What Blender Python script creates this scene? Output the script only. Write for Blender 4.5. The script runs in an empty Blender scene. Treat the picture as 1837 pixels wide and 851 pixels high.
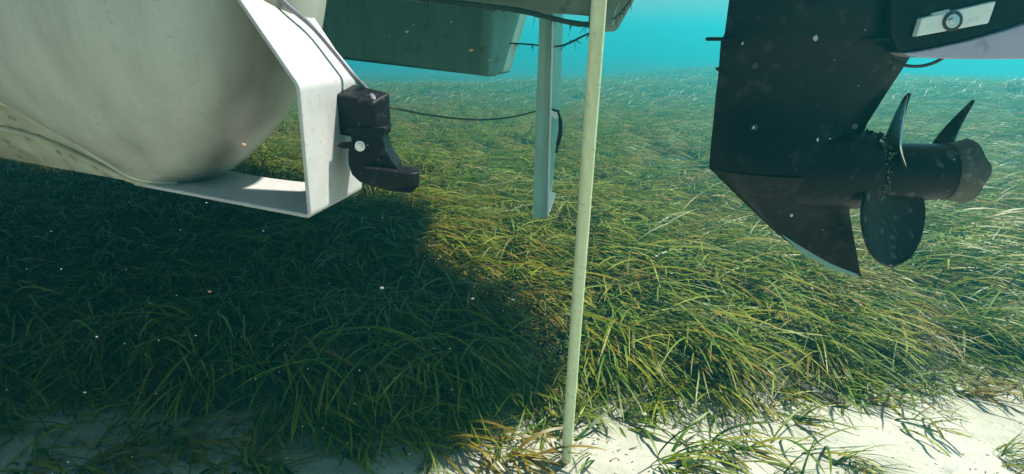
import bpy, bmesh, math, random
import numpy as np
from mathutils import Vector, Matrix, noise

R = math.radians
rnd = random.Random(7)
sc = bpy.context.scene
col = sc.collection

# ------------------------------------------------------------------ camera
F = 1197.0; PITCH = R(16.5); CH = 1.0
cam_d = bpy.data.cameras.new('camera'); cam = bpy.data.objects.new('camera', cam_d); col.objects.link(cam)
cam_d.sensor_width = 36; cam_d.lens = 36*F/1837; cam_d.clip_start = .02; cam_d.clip_end = 400
cam.location = (0, 0, CH); cam.rotation_euler = (R(90)-PITCH, 0, 0)
sc.camera = cam
CT, ST = math.cos(PITCH), math.sin(PITCH)

# ------------------------------------------------------------------ light
SUN_EL, SUN_AZ = R(62), R(72)           # azimuth clockwise from +Y
w = bpy.data.worlds.new('World'); sc.world = w; w.use_nodes = True
nt = w.node_tree; bg = nt.nodes['Background']
sky = nt.nodes.new('ShaderNodeTexSky'); sky.sky_type = 'NISHITA'; sky.sun_disc = False
sky.sun_elevation = SUN_EL; sky.sun_rotation = SUN_AZ
nt.links.new(sky.outputs[0], bg.inputs[0]); bg.inputs[1].default_value = .05
sd = bpy.data.lights.new('sun', 'SUN'); sun = bpy.data.objects.new('sun', sd); col.objects.link(sun)
sd.energy = 5; sd.angle = R(3); sd.color = (1, .96, .88)
dirv = Vector((math.sin(SUN_AZ)*math.cos(SUN_EL), math.cos(SUN_AZ)*math.cos(SUN_EL), math.sin(SUN_EL)))
sun.rotation_euler = dirv.to_track_quat('Z', 'Y').to_euler(); sun.location = (3, -1, 6)
sc.view_settings.view_transform = 'Standard'; sc.view_settings.look = 'None'
sc.view_settings.exposure = 1.1; sc.view_settings.gamma = 1
sc.cycles.use_denoising = True
sc.cycles.volume_bounces = 0
sc.cycles.max_bounces = 6; sc.cycles.diffuse_bounces = 3; sc.cycles.transparent_max_bounces = 6

# ------------------------------------------------------------------ pixel to world helpers (reading positions off the photograph)
def W(px, py, d):
    x = (px-918.5)/F*d; v = (425.5-py)/F*d
    return Vector((x, d*CT+v*ST, CH+v*CT-d*ST))
def PZ(px, py, z):
    v = (425.5-py)/F
    return W(px, py, (z-CH)/(v*CT-ST))
def PY(px, py, y):
    v = (425.5-py)/F
    return W(px, py, y/(CT+v*ST))

# ------------------------------------------------------------------ object helpers
def tag(o, label=None, cat=None, group=None, kind=None):
    if label: o['label'] = label
    if cat: o['category'] = cat
    if group: o['group'] = group
    if kind: o['kind'] = kind
    return o
def empty(name, loc, label, cat, group=None):
    o = bpy.data.objects.new(name, None); col.objects.link(o); o.location = loc; o.empty_display_size = .05
    return tag(o, label, cat, group)
def mesh(name, verts, faces, mat=None, parent=None, smooth=False):
    me = bpy.data.meshes.new(name); me.from_pydata([tuple(v) for v in verts], [], faces); me.update()
    return link(name, me, mat, parent, smooth)
def link(name, me, mat=None, parent=None, smooth=False):
    o = bpy.data.objects.new(name, me); col.objects.link(o)
    if mat: me.materials.append(mat)
    if smooth: me.polygons.foreach_set('use_smooth', [True]*len(me.polygons))
    if parent:
        o.parent = parent; o.matrix_parent_inverse = Matrix.Translation(-wloc(parent))
    return o
def wloc(o):
    v = Vector(o.location)
    p = o.parent
    if p: v = Vector((0, 0, 0)) if o.type == 'MESH' and v.length == 0 else v
    return v
def bm_obj(name, bm, mat, parent=None, smooth=False):
    bmesh.ops.recalc_face_normals(bm, faces=bm.faces)
    me = bpy.data.meshes.new(name); bm.to_mesh(me); bm.free()
    return link(name, me, mat, parent, smooth)
def bevel(o, wdt, seg=2, ang=30):
    m = o.modifiers.new('bevel', 'BEVEL'); m.width = wdt; m.segments = seg; m.limit_method = 'ANGLE'; m.angle_limit = R(ang)
    return o
def autosmooth(o, ang=40):
    me = o.data
    me.polygons.foreach_set('use_smooth', [True]*len(me.polygons))
    bm = bmesh.new(); bm.from_mesh(me)
    for e in bm.edges:
        if len(e.link_faces) == 2 and e.calc_face_angle(0) > R(ang): e.smooth = False
    bm.to_mesh(me); bm.free(); return o
def spline(pts, n=8):
    pts = [Vector(p) for p in pts]; out = []
    P = [pts[0]*2-pts[1]]+pts+[pts[-1]*2-pts[-2]]
    for i in range(1, len(P)-2):
        for k in range(n):
            t = k/n; a, b, c, d = P[i-1], P[i], P[i+1], P[i+2]
            out.append(.5*((2*b)+(c-a)*t+(2*a-5*b+4*c-d)*t*t+(3*b-a-3*c+d)*t**3))
    out.append(pts[-1]); return out
def tube_bm(bm, pts, rad, sides=8):
    rings = []; prev = None
    for i, p in enumerate(pts):
        t = (pts[min(i+1, len(pts)-1)]-pts[max(i-1, 0)]).normalized()
        if prev is None:
            prev = t.orthogonal().normalized()
        prev = (prev-t*prev.dot(t)).normalized(); b = t.cross(prev)
        r = rad[i] if isinstance(rad, (list, tuple)) else rad
        rings.append([bm.verts.new(p+(prev*math.cos(a)+b*math.sin(a))*r) for a in [2*math.pi*k/sides for k in range(sides)]])
    for A, B in zip(rings, rings[1:]):
        for k in range(sides):
            bm.faces.new((A[k], A[(k+1) % sides], B[(k+1) % sides], B[k]))
    bm.faces.new(rings[0][::-1]); bm.faces.new(rings[-1])
def tube(name, pts, rad, mat, parent=None, sides=8, n=8, raw=False):
    bm = bmesh.new(); tube_bm(bm, pts if raw else spline(pts, n), rad, sides)
    return bm_obj(name, bm, mat, parent, True)
def prism(name, poly0, poly1, mat, parent=None):
    n = len(poly0)
    return mesh(name, list(poly0)+list(poly1), [tuple(range(n))[::-1], tuple(range(n, 2*n))]+[(i, (i+1) % n, n+(i+1) % n, n+i) for i in range(n)], mat, parent)
def fixn(o):
    bm = bmesh.new(); bm.from_mesh(o.data); bmesh.ops.recalc_face_normals(bm, faces=bm.faces); bm.to_mesh(o.data); bm.free(); return o
def sheet(name, grid, thick, mat, parent=None, smooth=True):
    """a surface through a grid of points, given thickness"""
    h, wd = len(grid), len(grid[0])
    o = mesh(name, [p for r in grid for p in r], [(i*wd+j, i*wd+j+1, (i+1)*wd+j+1, (i+1)*wd+j) for i in range(h-1) for j in range(wd-1)], mat, parent, smooth)
    m = o.modifiers.new('thickness', 'SOLIDIFY'); m.thickness = thick; m.offset = 0
    return o

# ------------------------------------------------------------------ materials
def nodes(name):
    m = bpy.data.materials.new(name); m.use_nodes = True
    t = m.node_tree; return m, t, t.nodes['Principled BSDF']
def N(t, kind, **kw):
    n = t.nodes.new(kind)
    for k, v in kw.items():
        if k in n.inputs.keys(): n.inputs[k].default_value = v
        else: setattr(n, k, v)
    return n
def ramp(t, fac, stops, interp='LINEAR'):
    r = t.nodes.new('ShaderNodeValToRGB'); r.color_ramp.interpolation = interp
    e = r.color_ramp.elements
    while len(e) < len(stops): e.new(.5)
    for el, (p, c) in zip(e, stops): el.position = p; el.color = tuple(c)+(1,)
    t.links.new(fac, r.inputs[0]); return r.outputs[0]
def coords(t, scale=(1, 1, 1), kind='Object'):
    c = t.nodes.new('ShaderNodeTexCoord'); m = t.nodes.new('ShaderNodeMapping')
    m.inputs['Scale'].default_value = scale; t.links.new(c.outputs[kind], m.inputs[0]); return m.outputs[0]
def surf(name, c1, c2, scale=8, rough=.5, stretch=(1, 1, 1), bump=.1, metallic=0, c3=None, spots=0, bscale=60, spot_col=(.02, .03, .02)):
    m, t, b = nodes(name); v = coords(t, stretch)
    n = N(t, 'ShaderNodeTexNoise', Scale=scale, Detail=6.0, Roughness=.6); t.links.new(v, n.inputs['Vector'])
    stops = [(.3, c1), (.7, c2)] if c3 is None else [(.28, c1), (.5, c2), (.72, c3)]
    out = ramp(t, n.outputs[0], stops)
    if spots:
        s = N(t, 'ShaderNodeTexNoise', Scale=spots, Detail=3.0); v2 = coords(t); t.links.new(v2, s.inputs['Vector'])
        f = ramp(t, s.outputs[0], [(.60, (0, 0, 0)), (.68, (1, 1, 1))])
        mx = t.nodes.new('ShaderNodeMixRGB'); mx.inputs[2].default_value = tuple(spot_col)+(1,)
        t.links.new(f, mx.inputs[0]); t.links.new(out, mx.inputs[1]); out = mx.outputs[0]
    t.links.new(out, b.inputs['Base Color'])
    b.inputs['Roughness'].default_value = rough; b.inputs['Metallic'].default_value = metallic
    if bump:
        n2 = N(t, 'ShaderNodeTexNoise', Scale=bscale, Detail=5.0); v3 = coords(t); t.links.new(v3, n2.inputs['Vector'])
        bp = N(t, 'ShaderNodeBump', Strength=bump, Distance=.004); t.links.new(n2.outputs[0], bp.inputs['Height']); t.links.new(bp.outputs[0], b.inputs['Normal'])
    return m
M_hull = surf('gelcoat', (.28, .285, .23), (.38, .385, .32), 1.5, .42, (9, 9, .8), .12, c3=(.45, .455, .38), spots=120, spot_col=(.33, .35, .29))
def stain_shaded(m, colr):
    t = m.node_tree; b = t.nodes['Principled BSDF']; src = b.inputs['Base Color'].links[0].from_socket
    a = N(t, 'ShaderNodeAttribute', attribute_name='stain_shade'); n = N(t, 'ShaderNodeTexNoise', Scale=4.0, Detail=6.0); t.links.new(coords(t, (6, 6, 1.2)), n.inputs['Vector'])
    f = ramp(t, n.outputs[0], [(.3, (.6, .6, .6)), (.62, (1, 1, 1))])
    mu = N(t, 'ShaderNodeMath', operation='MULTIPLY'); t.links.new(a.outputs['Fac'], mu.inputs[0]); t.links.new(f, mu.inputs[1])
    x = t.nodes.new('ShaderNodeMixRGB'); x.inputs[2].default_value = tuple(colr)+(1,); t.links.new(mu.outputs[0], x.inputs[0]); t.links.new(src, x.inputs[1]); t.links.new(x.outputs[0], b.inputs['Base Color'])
stain_shaded(M_hull, (.17, .15, .115))  # band colour carries both brown staining and shading of the rounded end
M_hullbot = surf('hull_bottom_paint', (.30, .29, .19), (.52, .51, .38), 9, .5, (1, 1, 2), .25, spots=30, spot_col=(.2, .18, .11))
M_seam = surf('seam_sealant', (.45, .43, .28), (.66, .60, .42), 14, .55, bump=.3)
M_alu = surf('white_coated_aluminium', (.38, .365, .35), (.50, .48, .465), 4, .42, (3, 3, 3), .12, spots=120, spot_col=(.36, .35, .31))
M_alu2 = surf('weathered_aluminium', (.22, .42, .36), (.34, .56, .50), 5, .35, (6, 6, 1), .06)
M_white = surf('sunlit_patch', (.75, .8, .82), (.85, .87, .88), 9, .4, bump=.02)  # bright white, stands in for sunlight caught on the post
M_black = surf('black_plastic', (.004, .003, .006), (.010, .008, .012), 30, .42, bump=.06, bscale=220, spots=80, spot_col=(.03, .028, .03))
M_outb = surf('black_engine_paint', (.002, .002, .005), (.007, .006, .010), 22, .34, bump=.35, bscale=90, spots=48, spot_col=(.020, .016, .020))
M_prop = surf('black_propeller_paint', (.003, .003, .006), (.009, .008, .012), 34, .36, bump=.15, bscale=110, spots=60, spot_col=(.06, .06, .055))
M_worn = surf('worn_hub_metal', (.005, .005, .006), (.07, .065, .05), 16, .55, bump=.5, c3=(.02, .018, .02), spots=70, spot_col=(.16, .15, .11))
M_foil = surf('lilac_grey_alloy', (.34, .31, .40), (.47, .44, .54), 6, .35, (1, 1, 3), .06, spots=30, spot_col=(.26, .24, .3))
M_zinc = surf('pale_zinc', (.62, .68, .62), (.80, .82, .76), 18, .5, bump=.35, spots=34, spot_col=(.42, .5, .48))
M_cable = surf('grey_cable_rubber', (.14, .13, .15), (.22, .21, .24), 30, .4, bump=.1)
M_cable2 = surf('black_cable_rubber', (.012, .012, .012), (.03, .03, .028), 30, .5, bump=.2)
M_rope = surf('fouled_line', (.015, .025, .015), (.05, .06, .035), 60, .8, bump=.5)
M_steel = surf('steel_and_glint', (.55, .56, .55), (.7, .7, .68), 30, .22, metallic=.9, bump=.05)
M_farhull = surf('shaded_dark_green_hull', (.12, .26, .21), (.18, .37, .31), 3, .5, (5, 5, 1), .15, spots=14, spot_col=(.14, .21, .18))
M_deck = surf('grey_hull_paint', (.17, .21, .17), (.28, .32, .27), 4, .5, bump=.15, spots=22, spot_col=(.13, .16, .12))
M_pole = surf('pale_plastic_pole', (.54, .60, .34), (.66, .71, .45), 8, .45, (12, 12, 1.5), .12, spots=60, spot_col=(.44, .50, .28))
M_crust = surf('barnacle_crust', (.008, .008, .008), (.16, .15, .12), 90, .8, bump=.6, bscale=200)
M_algae = surf('dark_algae', (.012, .02, .01), (.03, .045, .02), 60, .8, bump=0)
M_fleck = surf('pale_fleck', (.14, .11, .09), (.55, .52, .44), 60, .6, bump=0)
M_fleck2 = surf('rusty_fleck', (.45, .2, .1), (.6, .34, .2), 60, .7, bump=0)
M_wood = surf('sunken_wood', (.03, .032, .03), (.09, .085, .08), 20, .8, (1, 8, 8), .6)
M_shell = surf('dead_shell', (.45, .40, .32), (.7, .66, .56), 40, .6, bump=.3)

for m_ in (M_outb, M_prop, M_black): m_.node_tree.nodes['Principled BSDF'].inputs['Specular IOR Level'].default_value = .13
# ------------------------------------------------------------------ the sea floor
def smooth(a, b, x):
    t = min(1, max(0, (x-a)/(b-a))); return t*t*(3-2*t)
def edge(x):
    """front edge of the grass bed"""
    e = 1.66-.0*(1-smooth(-.5, .2, x))+.16*smooth(-.6, 1.3, x)
    e += -.03*smooth(.3, 1, x)+.07*math.sin(x*4.1+.6)+.10*noise.noise(Vector((x*2.6, 3.1, 0)))
    e += .16*math.exp(-((x-1.02)/.17)**2)+.10*math.exp(-((x-1.42)/.14)**2)
    return e
def ground(x, y):
    h = .016*noise.noise(Vector((x*2.2, y*2.2, 1.7)))+.010*noise.noise(Vector((x*6, y*8, 4.2)))+.005*noise.noise(Vector((x*17, y*21, 6.2)))
    h += .0035*math.sin(y*72+x*14+5*noise.noise(Vector((x*1.6, y*1.6, 8))))*(1-smooth(-.05, .05, y-edge(x)))
    h += .022*math.exp(-(((x-.15)/.07)**2+((y-1.41)/.05)**2))
    h += .055*smooth(-.02, .14, y-edge(x))
    h += .04*noise.noise(Vector((x*.5, y*.5, 9)))*smooth(2.5, 6, y)
    h += .30*noise.noise(Vector((x*.09, y*.09, 2)))*smooth(5, 16, y)
    h -= .034*(min(max(y, 7), 42)-7)
    h += .35*math.exp(-((x-9)/4.5)**2)*smooth(5, 13, y)
    return h
xs = sorted(set([round(-2+.022*i, 4) for i in range(182)]+[-95, -65, -45, -34, -26, -20, -16, -13, -11, -9.5, -8, -7, -6, -5.2, -4.6, -4, -3.6, -3.2, -2.9, -2.6, -2.3]+[2.3, 2.6, 2.9, 3.2, 3.6, 4, 4.6, 5.2, 6, 7, 8, 9.5, 11, 13, 16, 20, 26, 34, 45, 65, 95]))
ys = [-12, -6, -3, -1.5, -.5, 0, .5, .8, 1.0]+[1.1+.02*i for i in range(75)]+[2.65, 2.8, 3, 3.3, 3.6, 4, 4.5, 5, 5.6, 6.3, 7, 8, 9, 10, 11.5, 13, 15, 17, 20, 24, 28, 33, 40, 48, 58, 80, 125]
V = [(x, y, ground(x, y)) for y in ys for x in xs]; nx = len(xs)
Fc = [(j*nx+i, j*nx+i+1, (j+1)*nx+i+1, (j+1)*nx+i) for j in range(len(ys)-1) for i in range(nx-1)]
m, t, b = nodes('sand')
cc = coords(t)
n1 = N(t, 'ShaderNodeTexNoise', Scale=3.0, Detail=8.0, Roughness=.65); t.links.new(cc, n1.inputs['Vector'])
sandc = ramp(t, n1.outputs[0], [(.3, (.29, .28, .21)), (.5, (.39, .38, .30)), (.7, (.49, .48, .40))])
n2 = N(t, 'ShaderNodeTexNoise', Scale=62.0, Detail=4.0, Roughness=.7); t.links.new(cc, n2.inputs['Vector'])
spk = ramp(t, n2.outputs[0], [(.62, (0, 0, 0)), (.70, (1, 1, 1))])
mx = t.nodes.new('ShaderNodeMixRGB'); mx.inputs[2].default_value = (.20, .17, .12, 1); t.links.new(spk, mx.inputs[0]); t.links.new(sandc, mx.inputs[1])
at = N(t, 'ShaderNodeAttribute', attribute_name='bed')
n3 = N(t, 'ShaderNodeTexNoise', Scale=14.0, Detail=6.0); t.links.new(cc, n3.inputs['Vector'])
add = N(t, 'ShaderNodeMath', operation='ADD'); t.links.new(at.outputs['Fac'], add.inputs[0]); t.links.new(n3.outputs[0], add.inputs[1])
bedf = ramp(t, add.outputs[0], [(.62, (0, 0, 0)), (1.0, (1, 1, 1))])
bedc = ramp(t, n1.outputs[0], [(.3, (.016, .022, .010)), (.7, (.05, .05, .028))])
mx2 = t.nodes.new('ShaderNodeMixRGB'); t.links.new(bedf, mx2.inputs[0]); t.links.new(mx.outputs[0], mx2.inputs[1]); t.links.new(bedc, mx2.inputs[2])
t.links.new(mx2.outputs[0], b.inputs['Base Color']); b.inputs['Roughness'].default_value = .9
n4 = N(t, 'ShaderNodeTexNoise', Scale=38.0, Detail=8.0, Roughness=.75); t.links.new(cc, n4.inputs['Vector'])
bp = N(t, 'ShaderNodeBump', Strength=.7, Distance=.012); t.links.new(n4.outputs[0], bp.inputs['Height']); t.links.new(bp.outputs[0], b.inputs['Normal'])
M_sand = m
gr = mesh('sea_floor', V, Fc, M_sand, None, True); tag(gr, kind='structure')
gr['label'] = 'pale sandy sea floor rising into the grass bed'
al = gr.data.attributes.new('bed', 'FLOAT', 'POINT')
al.data.foreach_set('value', [smooth(-.05, .12, y-edge(x)) for y in ys for x in xs])

# ------------------------------------------------------------------ near hull (one catamaran: two hulls under a bridge deck)
N0 = PZ(555, 389, .746); F0 = PZ(647, 340, .746)
N1 = PZ(268, 335, .746); F1 = PZ(412, 306, .746)
ax = ((N1-N0).normalized()+(F1-F0).normalized()).normalized(); ax.z = 0; ax.normalize()
lat = Vector((-ax.y, ax.x, 0))
if lat.y > 0: lat = -lat                              # towards the camera
boat = empty('catamaran', (-1.6, 2.2, .75), 'large boat afloat overhead, pale green-grey rounded hull filling the upper left', 'boat')
O0 = (PZ(268, 333, .748)+PZ(413, 306, .748))/2+ax*-.02
ROWS = [  # z, nose offset, half width, nose length, aft widening, aft rise
    (.748, -.030, .080, .115, .00, 0),
    (.7505, -.032, .085, .12, .30, .16),
    (.775, -.075, .115, .17, .30, .16),
    (.82, -.130, .165, .24, .27, .13),
    (.87, -.180, .205, .30, .24, .10),
    (.93, -.222, .240, .34, .21, .07),
    (1.00, -.252, .265, .37, .19, .04),
    (1.12, -.280, .290, .40, .17, 0),
    (1.35, -.31, .32, .42, .15, 0),
    (1.85, -.34, .36, .45, .12, 0)]
def hull_row(z, off, hw, L, widen, rise):
    near = []
    K = 22
    for k in range(K+1):
        a = math.pi/2*k/K; s = off+L*(1-math.cos(a)); wd = hw*math.sin(a)**.95
        near.append((s, wd))
    for s in [off+L+.04*j for j in range(1, 9)]+[off+L+.32+.12*j for j in range(1, 8)]+[off+L+1.5, off+L+2.2]: near.append((s, hw))
    pts = []
    for s, wd in near:
        f = smooth(0.0, .9, s)
        pts.append((s, wd+widen*f*(wd/hw), z+rise*smooth(0, .40, s)))
    full = [(s, -wd, zz) for s, wd, zz in pts[::-1][:-1]]+pts
    return [O0+ax*s+lat*wd+Vector((0, 0, zz-O0.z)) for s, wd, zz in full]
rows = [hull_row(*r) for r in ROWS]
wd = len(rows[0]); H = []
def skin(name, rws, mat, parent, close_bottom=False, close_top=False):
    v = [p for r in rws for p in r]
    f = [(i*wd+j, i*wd+j+1, (i+1)*wd+j+1, (i+1)*wd+j) for i in range(len(rws)-1) for j in range(wd-1)]
    f.append(tuple([i*wd for i in range(len(rws))][::-1]+[i*wd+wd-1 for i in range(len(rws))]))
    if close_bottom: f.append(tuple(range(wd))[::-1])
    if close_top: f.append(tuple(range((len(rws)-1)*wd, len(rws)*wd)))
    return fixn(mesh(name, v, f, mat, parent))
# dense interpolation of the topside rows for a smooth skin
def interp_rows(rws, n=4):
    out = []
    for j in range(len(rws[0])):
        out.append(spline([r[j] for r in rws], n))
    return [[out[j][i] for j in range(len(out))] for i in range(len(out[0]))]
top_rows = interp_rows(rows[1:], 4)
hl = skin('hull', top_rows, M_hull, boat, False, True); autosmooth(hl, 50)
hb = skin('hull_bottom', [[p+Vector((0, 0, .0)) for p in rows[0]], [p-Vector((0, 0, .002)) for p in rows[1]]], M_hullbot, boat, True, True); autosmooth(hb, 50)
stn = hl.data.attributes.new('stain_shade', 'FLOAT', 'POINT')
stn.data.foreach_set('value', [math.exp(-((j-wd//2-1.6)/2.6)**2) for r_ in top_rows for j in range(wd)])  # vertical band round the nose: stain plus painted-in shading
hl['label'] = 'pale green-grey hull with a rounded streaky end'
# bead of sealant along the seam between topsides and bottom
half = wd//2
seam_pts = [rows[1][j]+lat*.002 for j in range(half+8, wd)]
tube('seam_bead', seam_pts, .0045, M_seam, boat, 6, raw=True)
bead2 = [rows[1][j]*.55+rows[0][j]*.45+lat*.004+Vector((0, 0, -.002)) for j in range(half+14, wd)]
tube('chine_strip', bead2, .006, M_hullbot, boat, 6, raw=True)

# far hull
fh = []
fplan = [(-3.6, 4.9), (-1.05, 3.38), (-.30, 2.80), (-.20, 2.76), (-.06, 2.80), (-.01, 2.9), (.0, 3.1), (-.2, 3.5), (-1.2, 4.4), (-3.3, 6.0)]
P_corner = W(866, 137, 2.78); P_end = W(900, 134, 2.86); P_left = W(590, 101, 3.55)
dl = (P_left-P_corner)
U_corner = W(872, 0, 2.74); U_end = W(940, 0, 2.9); 
def far_ring(t):
    c = P_corner.lerp(U_corner, t); e = P_end.lerp(U_end, t); l = P_corner+dl*1.0; l = Vector((l.x-(.02*t), l.y-.03*t, l.z+(U_corner.z-P_corner.z)*t)); ll = l+dl*1.6; ll.z = l.z+dl.z*.8
    m1 = c.lerp(e, .5)+Vector((0, -.03, -.004*(1-t)))
    back = e+Vector((.02, .25, 0)); bl = ll+Vector((.25, .5, 0))
    bm_ = back+Vector((-.25, .55, 0))
    return spline([ll, l, c.lerp(l, .15), c, m1, e, back, bm_, bl], 6)
rings = [far_ring(t) for t in (0, .12, .35, .7, 1.0, 1.5, 2.2)]
rings[0] = [p*.985+Vector((-.15, 3.1, P_corner.z))*.015 for p in rings[0]]
n_ = len(rings[0]); v = [p for r in rings for p in r]
f = [(i*n_+j, i*n_+(j+1) % n_, (i+1)*n_+(j+1) % n_, (i+1)*n_+j) for i in range(len(rings)-1) for j in range(n_)]
f += [tuple(range(n_))[::-1], tuple(range((len(rings)-1)*n_, len(rings)*n_))]
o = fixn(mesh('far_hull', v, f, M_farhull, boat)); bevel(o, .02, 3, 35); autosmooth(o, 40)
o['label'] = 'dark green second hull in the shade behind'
# bridge deck overhead between the hulls: it throws the black shade
dz = 1.5
deck_lo = [Vector((.70, 1.95, 1.13)), Vector((.56, 2.38, 1.15)), Vector((.22, 2.85, 1.19)), Vector((-.30, 3.75, 1.26)), Vector((-4.2, 5.7, 1.42)), Vector((-4.2, 1.9, 1.3)), Vector((-.9, 1.75, 1.2)), Vector((-.6, 1.46, 1.22)), Vector((.34, 1.48, 1.2)), Vector((.50, 1.66, 1.2)), Vector((.66, 1.80, 1.15))]
deck_hi = [Vector((p.x, p.y, 1.65)) for p in deck_lo]
o = fixn(prism('bridge_deck', deck_lo, deck_hi, M_deck, boat)); bevel(o, .008, 2)
st_lo = [W(690, -4, 2.2), W(930, 20, 2.08), W(1040, 28, 2.02), W(1062, 30, 2.0), W(1062, 26, 2.2), W(700, 0, 2.45)]
st_hi = [Vector((p.x, p.y, 1.3)) for p in st_lo]
o = fixn(prism('deck_step', st_lo, st_hi, M_deck, boat)); bevel(o, .008, 2)
ends_lo = [W(1056, 58, 1.98), W(1106, 57, 2.0), W(1104, 55, 2.15), W(1056, 56, 2.15)]
ends_hi = [W(1056, -60, 1.98), W(1172, -60, 2.0), W(1168, -60, 2.15), W(1056, -60, 2.15)]
o = fixn(prism('deck_end_fitting', ends_lo, ends_hi, M_deck, boat)); bevel(o, .012, 3)
bmx = bmesh.new(); tube_bm(bmx, [W(1098, 46, 1.97), W(1103, 20, 1.965), W(1110, 5, 1.96)], .004, 6)
bm_obj('fitting_rib', bmx, M_alu2, boat, True)

# ------------------------------------------------------------------ bracket band on the near hull
brk = empty('mounting_bracket', N0, 'white bent aluminium band bracket wrapped under the end of the pale hull', 'bracket')
T0 = Vector((N0.x, N0.y, .937)); T1 = Vector((F0.x, F0.y, .937))
def on_plane(px, py, P, d):                      # where a sight line meets the vertical plane through P along d
    n = Vector((-d.y, d.x, 0)); o_ = Vector((0, 0, CH)); r = W(px, py, 1)-o_
    return o_+r*((P-o_).dot(n)/r.dot(n))
U0 = on_plane(428, 0, T0, ax); U1 = on_plane(539, 0, T1, ax)
U0e = T0+(U0-T0)*2.6; U1e = T1+(U1-T1)*2.6
def bend(a, c, b_, r=.007, n=4):
    p, q = (a-c).normalized(), (b_-c).normalized()
    s, e = c+p*r, c+q*r
    return [(s*(1-t)**2+c*2*t*(1-t)+e*t*t) for t in [k/n for k in range(n+1)]]
def path(Nn, T, Ue, N_in):
    return bend(N_in, Nn, T)+bend(Nn, T, Ue)+[Ue]
nearp = [N1+ax*.05, N1]+path(N0, T0, U0e, N1)
mid = F0.lerp(F1, .5)+lat*.012
farp = [F1+ax*.05+lat*.0, F1]+path(F0, T1, U1e, F1)
legn = 2
def ribbon(name, A, B, thick, K=5):
    grid = [[a.lerp(b_, k/K) for k in range(K+1)] for a, b_ in zip(A, B)]
    return grid
grid = ribbon('band', nearp, farp, .005)
# split into three plates that share their end lines
def sub_sheet(name, g, label=None):
    o = sheet(name, g, .0065, M_alu, brk, False); bevel(o, .0018, 3, 50)
    if label: o['label'] = label
    return o
# keel leg gets a shallow dip along its far edge
gk = grid[:5]; 
leg = []
for i in range(13):
    t_ = i/12; a = nearp[0].lerp(nearp[2], t_); b_ = farp[0].lerp(farp[2], t_)
    b_ = b_+lat*.022*math.sin(math.pi*min(1, t_*1.05))
    leg.append([a.lerp(b_, k/5) for k in range(6)])
band = leg[:-1]+grid[2:]
sub_sheet('band', band)
for (px, py, d_) in ((590, 300, 0), ):
    pass
# ------------------------------------------------------------------ transducer
tr = empty('depth_transducer', W(640, 240, 1.06), 'black plastic depth transducer bolted to the white bracket, its foot pointing right', 'transducer')
ztop = .931
tb = [W(588, 166, 1.065), W(670, 184, 1.03), W(700, 166, 1.065), W(628, 149, 1.13)]
bot = [Vector((p.x, p.y, p.z-.064)) for p in tb]
bot[0] += Vector((.004, 0, -.002))
o = fixn(prism('head_block', tb, bot, M_black, tr)); bevel(o, .005, 4)
def ext(profile, y0, y1, inset=0):
    a = [PY(px, py, y0) for px, py in profile]
    return a, [Vector((p.x, y1, p.z)) for p in a]
arm = [(618, 234), (628, 240), (631, 262), (624, 272), (625, 296), (631, 314), (645, 327), (668, 336), (690, 338), (708, 330), (712, 300), (700, 285), (691, 266), (687, 250), (688, 240), (694, 232), (690, 229), (640, 229)]
a, b_ = ext(arm, 1.046, 1.10)
o = fixn(prism('pivot_arm', a, b_, M_black, tr)); bevel(o, .004, 3)
zf = PY(700, 293, 1.03).z
ft = [PZ(652, 292, zf), PZ(739, 309, zf), PZ(753, 304, zf), PZ(706, 290, zf)]
# foot: tapered block pointing right
f0 = [PY(650, 300, 1.028), PY(735, 311, 1.028), PY(752, 309, 1.036), PY(752, 334, 1.036), PY(738, 347, 1.028), PY(700, 344, 1.028), PY(650, 329, 1.028)]
f1 = [PY(668, 289, 1.085), PY(742, 300, 1.08), PY(753, 303, 1.08), PY(753, 327, 1.08), PY(742, 338, 1.08), PY(704, 336, 1.085), PY(668, 322, 1.085)]
o = fixn(prism('sensor_foot', f0, f1, M_black, tr)); bevel(o, .003, 3)
lv = [(603, 262), (612, 256), (632, 254), (634, 268), (612, 267)]
a, b_ = ext(lv, 1.038, 1.046)
o = fixn(prism('release_lever', a, b_, M_black, tr)); bevel(o, .0015, 2)
bm = bmesh.new(); c = PY(646, 262, 1.045)
def disc(bm, c, nrm, r, h, seg=20):
    nrm = nrm.normalized(); u = nrm.orthogonal().normalized(); w_ = nrm.cross(u)
    lo = [bm.verts.new(c+(u*math.cos(2*math.pi*k/seg)+w_*math.sin(2*math.pi*k/seg))*r) for k in range(seg)]
    hi = [bm.verts.new(v_.co+nrm*h) for v_ in lo]
    for k in range(seg): bm.faces.new((lo[k], lo[(k+1) % seg], hi[(k+1) % seg], hi[k]))
    bm.faces.new(hi); bm.faces.new(lo[::-1])
TOC = Vector((0, -1, 0))
disc(bm, c, TOC, .0085, .003); bo = bevel(bm_obj('washer', bm, M_steel, tr), .0008, 2)
bm = bmesh.new(); disc(bm, c+TOC*.003, TOC, .0058, .005, 6); bevel(bm_obj('nut', bm, M_steel, tr), .0008, 2)
bm = bmesh.new(); disc(bm, c+TOC*.008, TOC, .003, .003, 12); bevel(bm_obj('bolt_end', bm, M_steel, tr), .0005, 2)
base_ = [W(586, 170, 1.075), W(600, 170, 1.075), W(604, 258, 1.075), W(590, 258, 1.075)]
o = fixn(prism('base_plate', base_, [p+Vector((0, .05, 0)) for p in base_], M_black, tr)); bevel(o, .0015, 2)
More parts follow.
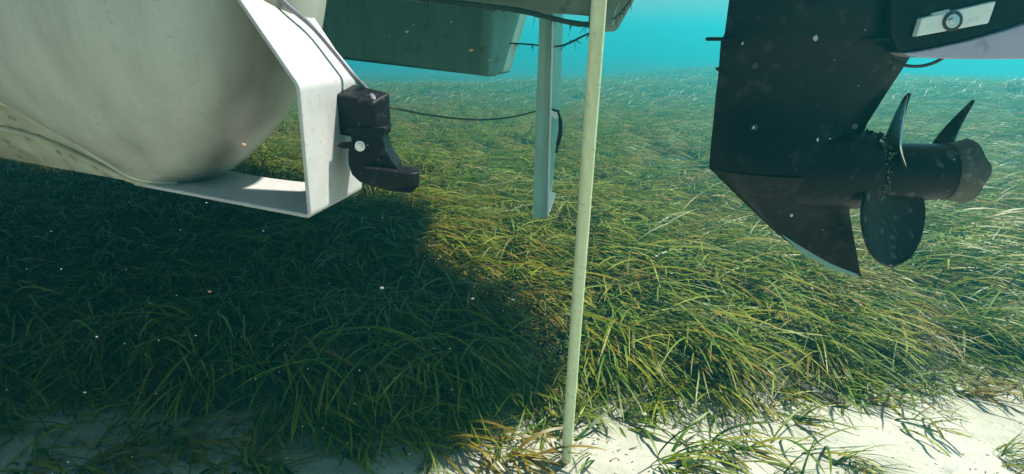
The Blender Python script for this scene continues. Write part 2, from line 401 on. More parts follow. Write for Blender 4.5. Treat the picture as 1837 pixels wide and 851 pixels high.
# ridge line on the front of the block
# transducer cable, lying just above the sloping part of the band
upn = (U0-T0).cross(T1-T0).normalized()
if upn.z < 0: upn = -upn
def on_band(px, py, h):
    o_ = Vector((0, 0, CH)); r = W(px, py, 1)-o_; P = T0+upn*h
    return o_+r*((P-o_).dot(upn)/r.dot(upn))
cp = [on_band(440, -70, .02), on_band(508, 3, .017), on_band(560, 48, .018), on_band(602, 96, .020), on_band(636, 138, .020), on_band(654, 157, .014), W(662, 166, 1.10), W(670, 177, 1.05), W(673, 190, 1.045)]
c_ = tube('transducer_cable', cp, .0042, M_cable, None, 10)
tag(c_, 'thin grey cable running down the sloping white bracket into the transducer', 'cable')

# ------------------------------------------------------------------ second bracket: channel post in the grass under the far hull
post = empty('channel_post', W(972, 385, 2.3), 'tall pale green aluminium channel post standing behind the leaning pole', 'post')
def PP(px, py, d): return W(px, py, d)
tl, trr = (967, 22), (993, 22)
d_t, d_b = 2.22, 2.36
def q(px, py, off=0):
    d = d_t+(d_b-d_t)*(py-20)/380+off; return W(px, py, d)
web = [[q(967, y, 0), q(980, y, -.004), q(993 - (y-20)*.012, y, -.004)] for y in (-30, 60, 130, 200, 270, 340, 386)]
for i, y in enumerate((-30, 60, 130, 200, 270, 340, 392)):
    x0 = 968-(y-20)*.034; x1 = 992-(y-20)*.026
    web[i] = [q(x0, y, .0), q((x0+x1)/2, y, 0), q(x1, y, -.012)]
o = sheet('front_web', web, .005, M_alu2, post, False); bevel(o, .001, 2)
fl = []
for y in (-30, 60, 130, 200, 260, 320, 360, 388):
    x1 = 992-(y-20)*.026; wf = 17 if y < 200 else 17-(y-200)*.085
    fl.append([q(x1, y, -.012), q(x1+wf, y, .10)])
o = sheet('side_flange', fl, .005, M_alu2, post, False); bevel(o, .001, 2)
o['label'] = 'lighter side flange narrowing downwards'
rib = [q(992-(y-20)*.026, y, -.016) for y in (-30, 80, 200, 300, 388)]
tube('sunlit_corner_edge', rib, .0035, M_white, post, 6)
o = sheet('sunlit_patch', [[q(989, 198, -.02), q(1003, 201, .05)], [q(987.5, 226, -.02), q(989.5, 226, .05)]], .004, M_white, post, False); o['label'] = 'sunlit white triangle near the middle of the post'  # white plate painting in the sunlit inside of the channel
o = sheet('sunlit_patch', [[q(984.5, 343, -.02), q(997, 347, .04)], [q(983, 380, -.02), q(986, 380, .04)]], .004, M_white, post, False); o['label'] = 'sunlit white triangle near the foot of the post'  # same painted sunlight, lower down the channel
tube('pivot_arm', [q(1000, 198, .0), q(1005, 215, .0), q(1005, 240, .0), q(1000, 262, .0), q(998, 275, .0)], [.004]*8+[.007]*16+[.004]*9, M_black, post, 8)
tube('cap', [q(989, 197, -.01), q(1003, 200, .0)], .004, M_black, post, 8)

# ------------------------------------------------------------------ lines with growth
def fouled(name, pts, rad, label, cat, n_t, seed, size=.02, grp=None):
    r_ = random.Random(seed); sp = spline(pts, 10)
    rads = [rad*(1+.25*r_.random()) for _ in sp]
    root = tube(name, sp, rads, M_rope, None, 6, raw=True); tag(root, label, cat, grp)
    for k in range(n_t):
        p = sp[int((k+.5+.4*(r_.random()-.5))/n_t*(len(sp)-1))]
        bm = bmesh.new()
        for j in range(r_.randint(3, 6)):
            dd = Vector((r_.uniform(-.7, .7), r_.uniform(-.7, .7), r_.uniform(-1.4, .5))).normalized()
            L = size*r_.uniform(.5, 1.1)
            tube_bm(bm, [p, p+dd*L*.5+Vector((.002, 0, .001)), p+dd*L+Vector((r_.uniform(-.3, .3)*L, 0, -.2*L))], [.0016, .0012, .0004], 4)
        bm_obj('algae_tuft', bm, M_algae, root)
    return root
fouled('mooring_line', [W(640, -18, 2.1), W(760, -2, 2.06), W(860, 10, 2.03), W(930, 19, 2.02), W(990, 33, 2.0), W(1030, 42, 1.98), W(1062, 45, 1.97)], .007,
       'thick dark line hugging the grey deck edge with algae hanging from it', 'rope', 8, 3, .035)
fouled('barbed_line', [W(915, 78, 2.75), W(950, 80, 2.5), W(990, 84, 2.3), W(1015, 80, 2.15), W(1040, 68, 2.05), W(1066, 56, 1.99)], .0028,
       'thin dark line with small algae barbs passing in front of the channel post', 'rope', 6, 5, .026)
fouled('fitting_line', [W(1100, 36, 1.94), W(1112, 24, 1.93), W(1122, 12, 1.93), W(1136, -6, 1.93)], .002,
       'short dark fouled line along the grey deck corner right of the leaning pole', 'rope', 4, 8, .024)
thin = tube('sagging_line', [W(700, 193, 1.3), W(760, 205, 1.5), W(820, 213, 1.7), W(870, 215, 1.9), W(920, 210, 2.1), W(961, 200, 2.26)], .0026, M_rope, None, 6)
tag(thin, 'thin dark line sagging from behind the black transducer to the channel post', 'rope')

# ------------------------------------------------------------------ leaning pole
pb, pt = PZ(1014, 846, -.03), W(1075, 0, 1.08)
ptop = pb+(pt-pb)*1.5
pp = [pb.lerp(ptop, k/24)for k in range(25)]
o = tube('leaning_pole', pp, .0126, M_pole, None, 20, raw=True)
tag(o, 'slim pale cream pole leaning out of the sand across the middle of the view', 'pole')

# ------------------------------------------------------------------ outboard lower unit
YO = .95
ob = empty('outboard_motor', PY(1545, 497, YO), 'black outboard engine leg with propeller, hanging close at the right', 'outboard motor')
def q4(px, py, dy=0): return PY(px, py, YO+dy)
def q3(px, py, dy=0): return PY(px, py, YO+dy) if dy == 0 else PY(px, py, YO)+Vector((0, dy, 0))
def slices(name, rws, mat, parent, K=14, pw=.75):
    """each row: y pixel, left x, right x, half thickness -> foil shaped slice"""
    v, f = [], []
    for (yy, xl, yl, xr, yr, th) in rws:
        L, Rr = q3(xl, yl), q3(xr, yr)
        for s_ in (-1, 1):
            for k in range(K):
                t_ = k/K if s_ < 0 else 1-k/K
                prof = max(0, math.sin(math.pi*t_**.8))**pw
                p = L.lerp(Rr, t_); v.append(p+Vector((0, s_*th*prof, 0)))
    n = 2*K
    for i in range(len(rws)-1):
        for j in range(n): f.append((i*n+j, i*n+(j+1) % n, (i+1)*n+(j+1) % n, (i+1)*n+j))
    f += [tuple(range(n))[::-1], tuple(range((len(rws)-1)*n, len(rws)*n))]
    return autosmooth(fixn(mesh(name, v, f, mat, parent)), 50)
leg_rows = [(0, 1330, -600, 1700, -600, .06), (0, 1322, -200, 1690, -200, .058), (0, 1308, 0, 1660, 0, .052), (0, 1300, 60, 1648, 60, .048), (0, 1293, 75, 1640, 88, .045), (0, 1291, 100, 1632, 104, .036), (0, 1289, 130, 1618, 126, .032), (0, 1284, 170, 1590, 168, .030), (0, 1279, 225, 1556, 222, .030), (0, 1276, 250, 1545, 250, .044), (0, 1274, 275, 1545, 275, .051), (0, 1272, 302, 1545, 302, .054)]
slices('leg_housing', leg_rows, M_outb, ob)
# torpedo gearcase (body of revolution along X)
def revolve(name, prof, cy, mat, parent, seg=36, jag=0, close=True, dy=0, tilt=0):
    r_ = random.Random(4); v, f = [], []
    for i, (px, rad) in enumerate(prof):
        c = q3(px, cy+tilt*(px-1550), dy)
        for k in range(seg):
            a = 2*math.pi*k/seg
            j_ = jag*(.5*math.sin(3*a+1)+.3*math.sin(7*a)+.3*r_.random()) if i >= len(prof)-2-0 and jag else 0
            v.append(c+Vector((j_, -math.cos(a)*rad, math.sin(a)*rad)))
    for i in range(len(prof)-1):
        for k in range(seg): f.append((i*seg+k, i*seg+(k+1) % seg, (i+1)*seg+(k+1) % seg, (i+1)*seg+k))
    if close: f += [tuple(range(seg))[::-1], tuple(range((len(prof)-1)*seg, len(prof)*seg))]
    return autosmooth(fixn(mesh(name, v, f, mat, parent)), 50)
px2m = YO/CT/F
revolve('gearcase', [(1274, .0005), (1284, .006), (1300, .013), (1320, .022), (1350, .033), (1395, .046), (1440, .056), (1500, .057), (1535, .056), (1552, .053), (1556, .045)], 305, M_outb, ob)
# skeg
sk = [(0, 1272, 301, 1535, 312, .054), (0, 1292, 322, 1530, 345, .045), (0, 1342, 371, 1524, 380, .020), (0, 1392, 418, 1530, 418, .007), (0, 1440, 455, 1537, 452, .0055), (0, 1490, 482, 1541, 478, .004), (0, 1530, 494, 1546, 498, .002)]
slices('skeg', sk, M_outb, ob, 12, .6)
# anti-ventilation plate
zp = q3(1240, 71).z
plan = [(1240, 0), (1262, -.018), (1300, -.05), (1380, -.075), (1500, -.085), (1600, -.08), (1655, -.05), (1655, .05), (1600, .08), (1500, .085), (1380, .075), (1300, .05), (1262, .018)]
lo = [Vector(((px-918.5)/F*YO/CT*.99, YO+dy, zp-.002)) for px, dy in [(a_, b2*.5) for a_, b2 in plan]]; hi = [p+Vector((0, 0, .005)) for p in lo]
o = fixn(prism('anti_ventilation_plate', lo, hi, M_outb, ob)); bevel(o, .0015, 2)
# small trim nub on leading edge
o = fixn(prism('drain_screw', [q3(1284, 122, -.004), q3(1294, 119, -.004), q3(1294, 130, -.004), q3(1286, 127, -.004)], [q3(1284, 122, .004), q3(1294, 119, .004), q3(1294, 130, .004), q3(1286, 127, .004)], M_outb, ob)); bevel(o, .001, 2)
# swivel bracket block, upper right
blk = [(1600, -260), (1600, 60), (1612, 96), (1650, 94), (1720, 78), (1790, 58), (1860, 32), (1960, -15), (2080, -80), (2080, -260)]
a = [q4(x, y, -.052) for x, y in blk]; b_ = [p+Vector((0, .137, 0)) for p in a]
o = fixn(prism('swivel_bracket', a, b_, M_outb, ob)); bevel(o, .006, 3)
# zinc anode
ya = -.062
ap = [(1654, 33), (1788, 2), (1774, 42), (1644, 66)]
a = [q4(x, y, ya) for x, y in ap]; b_ = [p+Vector((0, .0115, 0)) for p in a]
an = fixn(prism('anode', a, b_, M_zinc, ob)); bevel(an, .0018, 3)
an['label'] = 'pale zinc anode block with a bolt in its middle'
a = [q4(x, y, -.0575) for x, y in [(1672, 29), (1674, 24), (1703, 17), (1706, 22)]]; b_ = [p+Vector((0, .006, 0)) for p in a]
fixn(prism('anode_tab', a, b_, M_zinc, an))
bm = bmesh.new(); disc(bm, q4(1708, 38, ya), TOC, .0125, .002, 28); bevel(bm_obj('washer', bm, M_cable2, an), .0006)
bm = bmesh.new(); disc(bm, q4(1708, 38, ya-.002), TOC, .0085, .002, 28); bevel(bm_obj('washer', bm, M_steel, an), .0006)
bm = bmesh.new(); disc(bm, q4(1708, 38, ya-.004), TOC, .0045, .004, 6); bevel(bm_obj('bolt_head', bm, M_steel, an), .0006)
# lilac foil behind
top = [(1622, 96), (1660, 91), (1740, 74), (1800, 57), (1860, 37), (1960, 0), (2080, -50)]
botm = [(2080, 92), (1960, 100), (1860, 106), (1780, 107), (1700, 106), (1655, 104), (1632, 100)]
a = [q4(x, y, -.058) for x, y in top+botm]
b_ = [q4(x, y-6, -.058)+Vector((0, .16, 0)) for x, y in top]+[q4(x, y, -.058)+Vector((0, .16, 0)) for x, y in botm]
o = fixn(prism('stabiliser_fin', a, b_, M_foil, ob)); bevel(o, .005, 4); o['label'] = 'lilac grey fin with a bright upper rim'
tube('hanging_cable', [q4(1600, 105, -.03), q4(1622, 117, -.045), q4(1650, 119, -.05), q4(1675, 113, -.05), q4(1697, 101, -.045)], .0022, M_cable2, ob, 8)
# propeller
prop = revolve('propeller_hub', [(1545, .030), (1556, .040), (1580, .0425), (1620, .0420), (1670, .0405), (1690, .0395), (1702, .0405), (1719, .0435), (1729, .047)], 311, M_prop, ob, 48, .007, False, 0, -.02)
m_ = prop.modifiers.new('thickness', 'SOLIDIFY'); m_.thickness = .005; m_.offset = -1
core = revolve('hub_core', [(1556, .036), (1700, .034), (1712, .020)], 312, M_worn, prop, 28, 0, True, 0, -.02)
ring = revolve('worn_rim', [(1692, .0405), (1706, .0415), (1719, .0445), (1728, .0478)], 311, M_worn, prop, 60, .008, False, 0, -.02)
m_ = ring.modifiers.new('thickness', 'SOLIDIFY'); m_.thickness = .0022
rr = random.Random(3)
tube('hub_ridge', [q3(1628, 266, -.008), q3(1680, 265, -.008), q3(1718, 264, -.008)], .0018, M_prop, prop, 6)
def blade(name, A, B, K=8, bulge=.0, th=.004):
    SA, SB = spline(A, 6), spline(B, 6)
    nrm = (SA[-1]-SA[0]).cross(SB[0]-SA[0]).normalized()
    g = []
    for p, q_ in zip(SA, SB):
        g.append([p.lerp(q_, k/K)+nrm*bulge*math.sin(math.pi*k/K) for k in range(K+1)])
    o = sheet(name, g, th, M_prop, prop); bevel(o, .0012, 2, 50); return o
o = blade('blade', [q4(1582, 268, .02), q4(1600, 222, .02), q4(1616, 188, .012), q4(1628, 167, .0)],
      [q4(1626, 308, -.040), q4(1615, 262, -.046), q4(1620, 210, -.03), q4(1630, 168, -.004)], 8, .003); o['label'] = 'upright blade beside the engine leg'
o = blade('blade', [q4(1664, 268, .02), q4(1688, 236, .035), q4(1718, 204, .045), q4(1744, 179, .05)],
      [q4(1708, 272, .0), q4(1715, 246, .02), q4(1730, 212, .035), q4(1747, 180, .045)], 8, .002); o['label'] = 'slanting blade further aft'
g = []
for i in range(17):
    t_ = math.sin(i/16*math.pi/2); yy = 338+t_*140
    hw_ = 57*math.sqrt(max(0, 1-(max(0, t_-.25)/.75)**2.3)) if t_ > .25 else 57-8*(.25-t_)/.25
    hw_ = max(hw_, .4)
    g.append([q4(1603-3*t_+u*hw_, yy, -.034-.022*t_+.020*u*hw_/57+.010*(1-u*u)*hw_/57) for u in [k/5-1 for k in range(11)]])
o = sheet('blade', g, .004, M_prop, prop); bevel(o, .0012, 2, 50); o['label'] = 'broad rounded lower blade'
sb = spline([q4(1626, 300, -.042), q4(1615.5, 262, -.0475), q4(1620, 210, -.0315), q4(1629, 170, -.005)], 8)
tube('blade_glint', sb, [.0004+.0016*math.sin(math.pi*k/(len(sb)-1)) for k in range(len(sb))], M_steel, prop, 6, raw=True)  # bright steel line standing in for the sun glint on the upright blade
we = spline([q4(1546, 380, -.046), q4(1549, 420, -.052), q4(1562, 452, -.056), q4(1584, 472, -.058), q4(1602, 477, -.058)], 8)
tube('blade_glint', we, [.0003+.0010*math.sin(math.pi*k/(len(we)-1)) for k in range(len(we))], M_steel, prop, 6, raw=True)  # thinner steel line for the rim glint on the lower blade
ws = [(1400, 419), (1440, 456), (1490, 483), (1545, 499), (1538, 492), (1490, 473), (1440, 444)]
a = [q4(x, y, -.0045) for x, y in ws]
o = fixn(prism('skeg_ghost_edge', a, [p+Vector((0, .009, 0)) for p in a], M_farhull, ob)); bevel(o, .001, 2); o['label'] = 'pale ghost strip along the lower edge of the skeg'  # added pale strip imitating a ghost image along the skeg, not bare metal
for px, py in ((1352, 118), (1600, 120), (1352, 228), (1530, 226)):
    bm = bmesh.new(); disc(bm, q4(px, py, -.031 if px > 1500 else -.034), TOC, .0045, .006, 6); bevel(bm_obj('housing_bolt', bm, M_cable2, ob), .0006)
# crust of growth between gearcase and propeller, and flecks on the leg
def lumps(name, pts, rad, mat, parent, seed):
    r_ = random.Random(seed); bm = bmesh.new()
    for p in pts:
        s_ = rad*r_.uniform(.4, 1.3)
        ret = bmesh.ops.create_icosphere(bm, subdivisions=1, radius=s_)
        for v_ in ret['verts']:
            v_.co = Vector((v_.co.x*r_.uniform(.5, 1.2), v_.co.y*.6, v_.co.z*r_.uniform(.6, 1.6)))+Vector((r_.uniform(-1, 1), r_.uniform(-1, 1), r_.uniform(-1, 1)))*s_*.25+p
    return bm_obj(name, bm, mat, parent)
pts = []
for k in range(260):
    a_ = rr.uniform(-.75, 1.25)*math.pi/2*1.2
    c0 = q3(1556, 308)
    rad_ = .050+rr.uniform(-.005, .006)
    pts.append(c0+Vector((rr.uniform(-.007, .009)+(.006 if math.sin(a_) > .6 else 0), -math.cos(a_)*rad_, math.sin(a_)*rad_)))
o = lumps('barnacle_crust', pts, .0014, M_crust, ob, 9); o['kind'] = 'stuff'
pts = [q3(1548+rr.uniform(-6, 26), 238+rr.uniform(-4, 14), rr.uniform(-.02, .01)) for _ in range(34)]
o = lumps('barnacle_crust', pts, .0035, M_outb, ob, 10); o['kind'] = 'stuff'
for (px, py, s_) in ((1332, 78, .004), (1463, 69, .004), (1497, 108, .0015), (1540, 154, .002), (1352, 229, .0022), (1467, 251, .0018), (1420, 386, .002)):
    o = lumps('barnacle', [q4(px, py, -.050 if py < 120 else -.034 if py < 200 else -.052)], s_, M_fleck if py < 200 else M_shell, ob, int(px))

# ------------------------------------------------------------------ seagrass
def blade_strip(verts, faces, tints, root, L, w0, az, th0, th1, segs, tint, rg):
    base = len(verts); p = Vector(root); ds = L/segs
    hx, hy = math.cos(az), math.sin(az); tw = rg.uniform(-.9, .9); wig = rg.uniform(-.25, .25)
    for i in range(segs+1):
        s = i/segs; wv = w0*(1-.55*s**3) if i < segs else w0*.12
        a = az+wig*math.sin(3*s); hx, hy = math.cos(a), math.sin(a)
        th = th0+(th1-th0)*s**.7
        side = Vector((-hy, hx, 0)); nrm = Vector((hx*math.cos(th), hy*math.cos(th), -math.sin(th)))
        t_ = tw*s
        sv = side*math.cos(t_)+nrm*math.sin(t_)
        verts.append(p-sv*wv/2); verts.append(p+sv*wv/2)
        tints += [(tint, s)]*2
        p = p+Vector((hx*math.sin(th), hy*math.sin(th), math.cos(th)))*ds
        if i: k = base+2*i; faces.append((k-2, k-1, k+1, k))
def grass_mesh(name, n, rad, Lr, w0, segs, seed, az0=-.75, azs=.42, t1=(1.6, 2.3)):
    rg = random.Random(seed); vs, fs, ts = [], [], []
    for _ in range(n):
        r_ = rad*math.sqrt(rg.random()); a = rg.uniform(0, 2*math.pi)
        blade_strip(vs, fs, ts, (r_*math.cos(a), r_*math.sin(a), -.01), rg.uniform(*Lr), w0*rg.choice((.45, .7, .9, 1.0, 1.2)), rg.gauss(az0, azs), rg.uniform(.35, 1.15), rg.uniform(*t1), segs, rg.random(), rg)
    me = bpy.data.meshes.new(name); me.from_pydata([tuple(v_) for v_ in vs], [], fs)
    A = me.attributes.new('tint', 'FLOAT', 'POINT'); A.data.foreach_set('value', [x for x, _ in ts])
    B = me.attributes.new('along', 'FLOAT', 'POINT'); B.data.foreach_set('value', [y for _, y in ts])
    me.polygons.foreach_set('use_smooth', [True]*len(me.polygons)); me.materials.append(M_grass); return me
m, t, b = nodes('seagrass')
ta = N(t, 'ShaderNodeAttribute', attribute_name='tint'); sa = N(t, 'ShaderNodeAttribute', attribute_name='along')
oi = t.nodes.new('ShaderNodeObjectInfo')
mm = N(t, 'ShaderNodeMath', operation='MULTIPLY'); mm.inputs[1].default_value = .22; t.links.new(oi.outputs['Random'], mm.inputs[0])
ad = N(t, 'ShaderNodeMath', operation='MULTIPLY_ADD'); ad.inputs[1].default_value = .78; t.links.new(ta.outputs['Fac'], ad.inputs[0]); t.links.new(mm.outputs[0], ad.inputs[2])
gcol = ramp(t, ad.outputs[0], [(.0, (.003, .024, .001)), (.36, (.022, .095, .001)), (.6, (.09, .190, .002)), (.8, (.28, .26, .005)), (.92, (.26, .12, .012)), (1.0, (.42, .38, .14))])
tip = ramp(t, sa.outputs['Fac'], [(.35, (0, 0, 0)), (1, (1, 1, 1))])
tm = N(t, 'ShaderNodeMixRGB', blend_type='MIX'); tm.inputs[2].default_value = (.30, .35, .012, 1)
tf = N(t, 'ShaderNodeMath', operation='MULTIPLY'); tf.inputs[1].default_value = .45; t.links.new(tip, tf.inputs[0]); t.links.new(tf.outputs[0], tm.inputs[0]); t.links.new(gcol, tm.inputs[1])
gn = N(t, 'ShaderNodeTexNoise', Scale=70.0, Detail=3.0); t.links.new(coords(t), gn.inputs['Vector'])
gm = N(t, 'ShaderNodeMixRGB', blend_type='MULTIPLY'); gm.inputs[0].default_value = .6; t.links.new(tm.outputs[0], gm.inputs[1]); t.links.new(ramp(t, gn.outputs[0], [(.3, (.5, .45, .4)), (.65, (1, 1, 1))]), gm.inputs[2])
bf = ramp(t, oi.outputs['Random'], [(.80, (0, 0, 0)), (.84, (.6, .6, .6))])
bx = t.nodes.new('ShaderNodeMixRGB'); bx.inputs[2].default_value = (.22, .12, .02, 1); t.links.new(bf, bx.inputs[0]); t.links.new(gm.outputs[0], bx.inputs[1]); gm = bx
t.links.new(gm.outputs[0], b.inputs['Base Color']); b.inputs['Roughness'].default_value = .48
tl_ = t.nodes.new('ShaderNodeBsdfTranslucent'); t.links.new(gm.outputs[0], tl_.inputs[0])
ms = t.nodes.new('ShaderNodeMixShader'); ms.inputs[0].default_value = .3
t.links.new(b.outputs[0], ms.inputs[1]); t.links.new(tl_.outputs[0], ms.inputs[2]); t.links.new(ms.outputs[0], t.nodes['Material Output'].inputs[0])
M_grass = m

def instanced(name, protos, pts, label):
    """one object scattering clump meshes with geometry nodes; pts: (x, y, z, yaw, scale)"""
    c = bpy.data.collections.new(name+'_clumps')
    for i, me in enumerate(protos): c.objects.link(bpy.data.objects.new(f'{name}_clump', me))
    me = bpy.data.meshes.new(name); me.from_pydata([p[:3] for p in pts], [], [])
    for nm, k in (('yaw', 3), ('size', 4)):
        A = me.attributes.new(nm, 'FLOAT', 'POINT'); A.data.foreach_set('value', [p[k] for p in pts])
    o = link(name, me); ng = bpy.data.node_groups.new(name, 'GeometryNodeTree')
    ng.interface.new_socket('Geometry', in_out='INPUT', socket_type='NodeSocketGeometry'); ng.interface.new_socket('Geometry', in_out='OUTPUT', socket_type='NodeSocketGeometry')
    a = ng.nodes.new
    gi, go = a('NodeGroupInput'), a('NodeGroupOutput'); mp = a('GeometryNodeMeshToPoints'); ip = a('GeometryNodeInstanceOnPoints'); ci = a('GeometryNodeCollectionInfo')
    ci.inputs['Collection'].default_value = c; ci.inputs['Separate Children'].default_value = True; ci.inputs['Reset Children'].default_value = True
    y = a('GeometryNodeInputNamedAttribute'); y.data_type = 'FLOAT'; y.inputs[0].default_value = 'yaw'
    s = a('GeometryNodeInputNamedAttribute'); s.data_type = 'FLOAT'; s.inputs[0].default_value = 'size'
    cx = a('ShaderNodeCombineXYZ'); e2r = a('FunctionNodeEulerToRotation')
    ri = a('FunctionNodeRandomValue'); ri.data_type = 'INT'; ri.inputs['Min'].default_value = 0; ri.inputs['Max'].default_value = len(protos)-1
    L = ng.links.new
    L(gi.outputs[0], mp.inputs[0]); L(mp.outputs[0], ip.inputs['Points']); L(ci.outputs[0], ip.inputs['Instance']); ip.inputs['Pick Instance'].default_value = True
    L(ri.outputs['Value'] if ri.outputs['Value'].enabled else [x for x in ri.outputs if x.enabled][0], ip.inputs['Instance Index'])
    L(y.outputs[0], cx.inputs[2]); L(cx.outputs[0], e2r.inputs[0]); L(e2r.outputs[0], ip.inputs['Rotation'])
    L(s.outputs[0], ip.inputs['Scale']); L(ip.outputs[0], go.inputs[0])
    md = o.modifiers.new('scatter', 'NODES'); md.node_group = ng
    tag(o, label, 'seagrass', kind='stuff'); return o
near_p = [grass_mesh('clump', 26, .07, (.20, .46), .0074, 8, 100+i) for i in range(7)]
mid_p = [grass_mesh('clump', 32, .13, (.20, .44), .0095, 5, 200+i) for i in range(5)]
far_p = [grass_mesh('clump', 46, .30, (.22, .44), .014, 4, 300+i, azs=.8) for i in range(4)]
def scatter(y0, y1, dens, seed, ok):
    rg = random.Random(seed); out = []
    half_w = lambda y: .82*y*1.05+.5
    area = (y1-y0)*2*half_w(y1)
    for _ in range(int(area*dens)):
        y = rg.uniform(y0, y1); x = rg.uniform(-half_w(y1), half_w(y1))
        if abs(x) > half_w(y) or not ok(x, y, rg): continue
        sz = rg.uniform(.75, 1.2)*(.90+.22*noise.noise(Vector((x*1.1, y*1.1, 5))))*(.55+.45*smooth(-.2, .4, y-edge(x)))
        out.append((x, y, ground(x, y), rg.gauss(0, .3)+.5*noise.noise(Vector((x*.8, y*.8, 7))), sz))
    return out
def bed_ok(x, y, rg):
    u = y-edge(x)
    return u > rg.uniform(-.08, .04) or (u > -.55 and rg.random() < (.06 if x < .1 else .03 if x < .75 else .02) and noise.noise(Vector((x*5, y*5, 3))) > -.05)
pts = scatter(1.2, 2.3, 125, 11, bed_ok)+scatter(2.3, 4.2, 118, 1, bed_ok)
g1 = instanced('seagrass_meadow', near_p, pts, 'dense olive green seagrass meadow streaming to the right')
pts = scatter(4.2, 10, 42, 2, lambda x, y, rg: True)
shoot_p = [grass_mesh('shoots', 5+i % 4, .05, (.07, .22), .0066, 8, 400+i, azs=.8, t1=(1.2, 2.2)) for i in range(9)]
rg0 = random.Random(21); pts = []
for _ in range(5200):
    x, y = rg0.uniform(-1.7, 2.0), rg0.uniform(1.2, 2.2); u = edge(x)-y
    if u < -.06: continue
    keep = .8*math.exp(-max(0, u)/.09)+(.26 if x < .15 else .12)*(noise.noise(Vector((x*4, y*4, 13))) > 0)
    if x > .7: keep *= .5
    if rg0.random() < keep*.5: pts.append((x, y, ground(x, y), rg0.gauss(0, .5), rg0.uniform(.6, 1.25)))
g0 = instanced('seagrass_shoots', shoot_p, pts, 'young seagrass shoots and single blades thinning out over the sand')
pts = scatter(4.2, 10, 42, 2, lambda x, y, rg: True)
g2 = instanced('seagrass_meadow', mid_p, pts, 'hazier middle distance of the seagrass meadow')
pts = scatter(10, 34, 7, 3, lambda x, y, rg: True)
g3 = instanced('seagrass_meadow', far_p, pts, 'far seagrass fading into blue-green water')

# tufts one can tell apart on the sand in front
def tuft(px, py, n, L, label, seed, az=-.25, azs=.5, t1=(1.3, 2.3), rad=.06):
    p = PZ(px, py, 0); p.z = ground(p.x, p.y)
    me = grass_mesh('seagrass_tuft', int(n*1.3), rad, (L*.5, L*1.1), .0086, 10, seed, az, azs, t1)
    o = link('seagrass_tuft', me); o.location = p; tag(o, label, 'seagrass', 'seagrass tufts rooted in the foreground sand'); return o
T = [
 (1205, 838, 16, .26, 'leafy green tuft at the bottom edge right of the pole foot', -.35),
 (1290, 800, 22, .26, 'full tuft on the bright sand, midway between pole foot and bare patch', -.6),
 (1120, 745, 18, .22, 'dark tuft close behind and right of the pole foot', -.3),
 (985, 790, 14, .24, 'tall sparse tuft touching the left side of the pole foot', 1.2),
 (900, 820, 20, .26, 'thick tuft left of the pole foot at the bottom edge', -.7),
 (800, 790, 18, .30, 'tuft with long crossing blades half in the shade of the boat', -.5),
 (730, 745, 16, .30, 'shaded tuft at the edge of the black boat shade', -.5),
 (640, 800, 20, .28, 'green tuft between dim sand patches, below the bracket corner', -.4),
 (540, 770, 18, .30, 'dim tuft rising at the lower edge of the boat shade', -.4),
 (450, 838, 20, .26, 'tuft at the bottom edge among pale dim sand patches', -.5),
 (330, 800, 16, .28, 'sparse dim tuft in the lower left shade', -.4),
 (200, 820, 16, .26, 'low tuft near the bottom left corner', -.3),
 (60, 830, 18, .24, 'corner tuft at the extreme lower left', -.3),
 (1640, 765, 5, .22, 'few long blades lying across the bright bare sand', -.7),
 (1735, 700, 24, .20, 'bushy brownish tuft splitting the bright sand at the right', -.4),
 (1490, 820, 4, .20, 'lone thin blades on bright sand at the bottom', -.3),
 (1400, 745, 10, .20, 'small tuft at the left end of the bare sand', -.5),
 (1590, 690, 6, .15, 'loose tuft arching over the sand near the sunken stick', -.2),
 (1015, 720, 14, .22, 'tuft right behind the lower pole', -.4),
]
for i, (px, py, n, L, lab, az) in enumerate(T): tuft(px, py, n, L*.85, lab, 500+i, az-.15)

# ------------------------------------------------------------------ bits on the sand
def stick(name, pts, rads, mat, label, cat):
    o = tube(name, pts, rads, mat, None, 9, n=4); tag(o, label, cat); return o
sp = [PZ(1424, 690, .03), PZ(1450, 700, .035), PZ(1490, 716, .025), PZ(1522, 731, .012)]
stick('sunken_stick', sp, [.006, .010, .013, .014, .014, .014, .013, .012, .011, .010, .009, .007, .004], M_wood, 'dark grey sunken stick lying at the foot of the grass by the bare sand', 'stick')
sp = [PZ(866, 800, .01), PZ(885, 822, .012), PZ(905, 846, .01)]
stick('dead_stalk', sp, [.003]*9, M_shell, 'pale dead stalk on dim sand left of the pole foot', 'stalk')
rg = random.Random(77)
vs, fs = [], []
for k in range(4200):
    x = rg.uniform(-1.6, 1.9); y = rg.uniform(1.15, edge(x)+.12)
    if noise.noise(Vector((x*5, y*5, 21)))+.25*rg.random() < .12+.35*smooth(0, .3, edge(x)-y)-.2: continue
    z = ground(x, y)+.0015
    L = rg.uniform(.002, .012)*(1 if rg.random() < .88 else 3.4); wv = rg.uniform(.0004, .0022); a = rg.gauss(-.2, .9)
    d_ = Vector((math.cos(a), math.sin(a), rg.uniform(-.1, .25)))*L; s_ = Vector((-math.sin(a), math.cos(a), 0))*wv; p = Vector((x, y, z)); bn = len(vs)
    vs += [p-s_, p+s_, p+d_+s_*.4+Vector((0, 0, .001)), p+d_-s_*.4, p+d_*.5+Vector((0, 0, .002))]
    fs += [(bn, bn+1, bn+4), (bn+1, bn+2, bn+4), (bn+2, bn+3, bn+4), (bn+3, bn, bn+4)]
M_lit = surf('leaf_litter', (.035, .03, .02), (.13, .10, .06), 9, .8, bump=0)
tag(mesh('leaf_litter', vs, fs, M_lit), 'dark scraps of dead leaf scattered over the sand', 'litter', kind='stuff')
bm = bmesh.new()
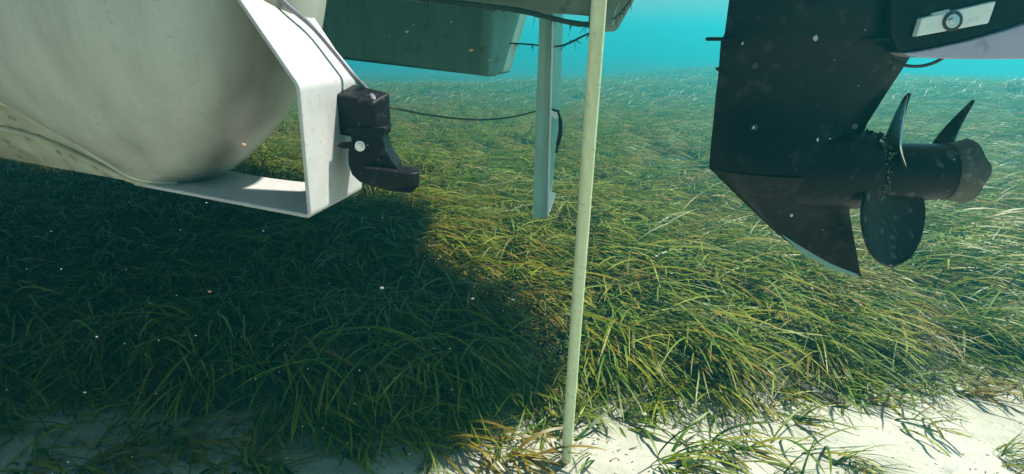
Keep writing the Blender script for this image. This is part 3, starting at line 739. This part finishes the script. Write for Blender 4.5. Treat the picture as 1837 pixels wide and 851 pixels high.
for k in range(700):
    x = rg.uniform(-1.6, 1.9); y = rg.uniform(1.15, edge(x)+.05); s_ = rg.uniform(.001, .0042)
    ret = bmesh.ops.create_icosphere(bm, subdivisions=1, radius=s_)
    for v_ in ret['verts']: v_.co = Vector((v_.co.x*1.3, v_.co.y, v_.co.z*.5))+Vector((x, y, ground(x, y)+.001))
tag(bm_obj('shell_grit', bm, M_shell, None), 'pale shell grit scattered over the sand', 'grit', kind='stuff')

# ------------------------------------------------------------------ particles adrift in the water
bm = bmesh.new()
for k in range(1300):
    d_ = rg.uniform(.45, 3.2); p = W(rg.uniform(-80, 1920), rg.uniform(-60, 900), d_)
    if p.z < .25 or (p.x < -.45 and p.y > 1.15): continue
    s_ = rg.uniform(.0002, .0006)*(.6+d_*.4)*(2 if rg.random() < .06 else 1)
    ret = bmesh.ops.create_icosphere(bm, subdivisions=1, radius=s_)
    for v_ in ret['verts']: v_.co = Vector((v_.co.x*rg.uniform(.8, 1.8), v_.co.y, v_.co.z*rg.uniform(.5, 1)))+p
tag(bm_obj('suspended_particles', bm, M_fleck, None), 'fine pale specks adrift in the water', 'particles', kind='stuff')
for (px, py, d_, s_, mt, lab) in (
    (845, 90, 1.5, .0070, M_fleck2, 'rusty speck adrift in front of the dark green hull'),
    (878, 108, 1.6, .0045, M_fleck2, 'second smaller rusty speck, right of the first on the dark hull'),
    (730, 57, 1.5, .0055, M_fleck, 'pale speck adrift in front of the dark green hull'),
    (437, 260, .9, .0045, M_fleck2, 'orange speck adrift by the lower end of the pale hull'),
    (685, 517, 1.2, .0050, M_fleck, 'white speck in the black shade below the transducer'),
    (848, 536, 1.2, .0045, M_fleck, 'white speck in the shade left of the pole'),
    (376, 523, 1.2, .0045, M_fleck2, 'orange speck in the black shade below the pale hull'),
    (152, 704, 1.2, .0045, M_fleck, 'pale speck low in the black shade at the left')):
    bm = bmesh.new(); ret = bmesh.ops.create_icosphere(bm, subdivisions=2, radius=s_*.55)
    for v_ in ret['verts']: v_.co = Vector((v_.co.x*1.5, v_.co.y*.6, v_.co.z*.8))*(1+.3*noise.noise(v_.co*500))
    o = bm_obj('drifting_fleck', bm, mt, None, True); o.location = W(px, py, d_); tag(o, lab, 'fleck', 'larger flecks adrift in the water')

# ------------------------------------------------------------------ the water itself
bm = bmesh.new(); bmesh.ops.create_cube(bm, size=1)
for v_ in bm.verts: v_.co = Vector((v_.co.x*200, v_.co.y*150+60, v_.co.z*6.4-.2))
hz = bpy.data.materials.new('water_haze'); hz.use_nodes = True; t = hz.node_tree; t.nodes.clear()
out = t.nodes.new('ShaderNodeOutputMaterial'); pv = t.nodes.new('ShaderNodeVolumePrincipled')
pv.inputs['Color'].default_value = (.05, .95, 1.0, 1); pv.inputs['Density'].default_value = .043; pv.inputs['Anisotropy'].default_value = .55
t.links.new(pv.outputs[0], out.inputs['Volume'])
tag(bm_obj('haze', bm, hz), kind='stuff')
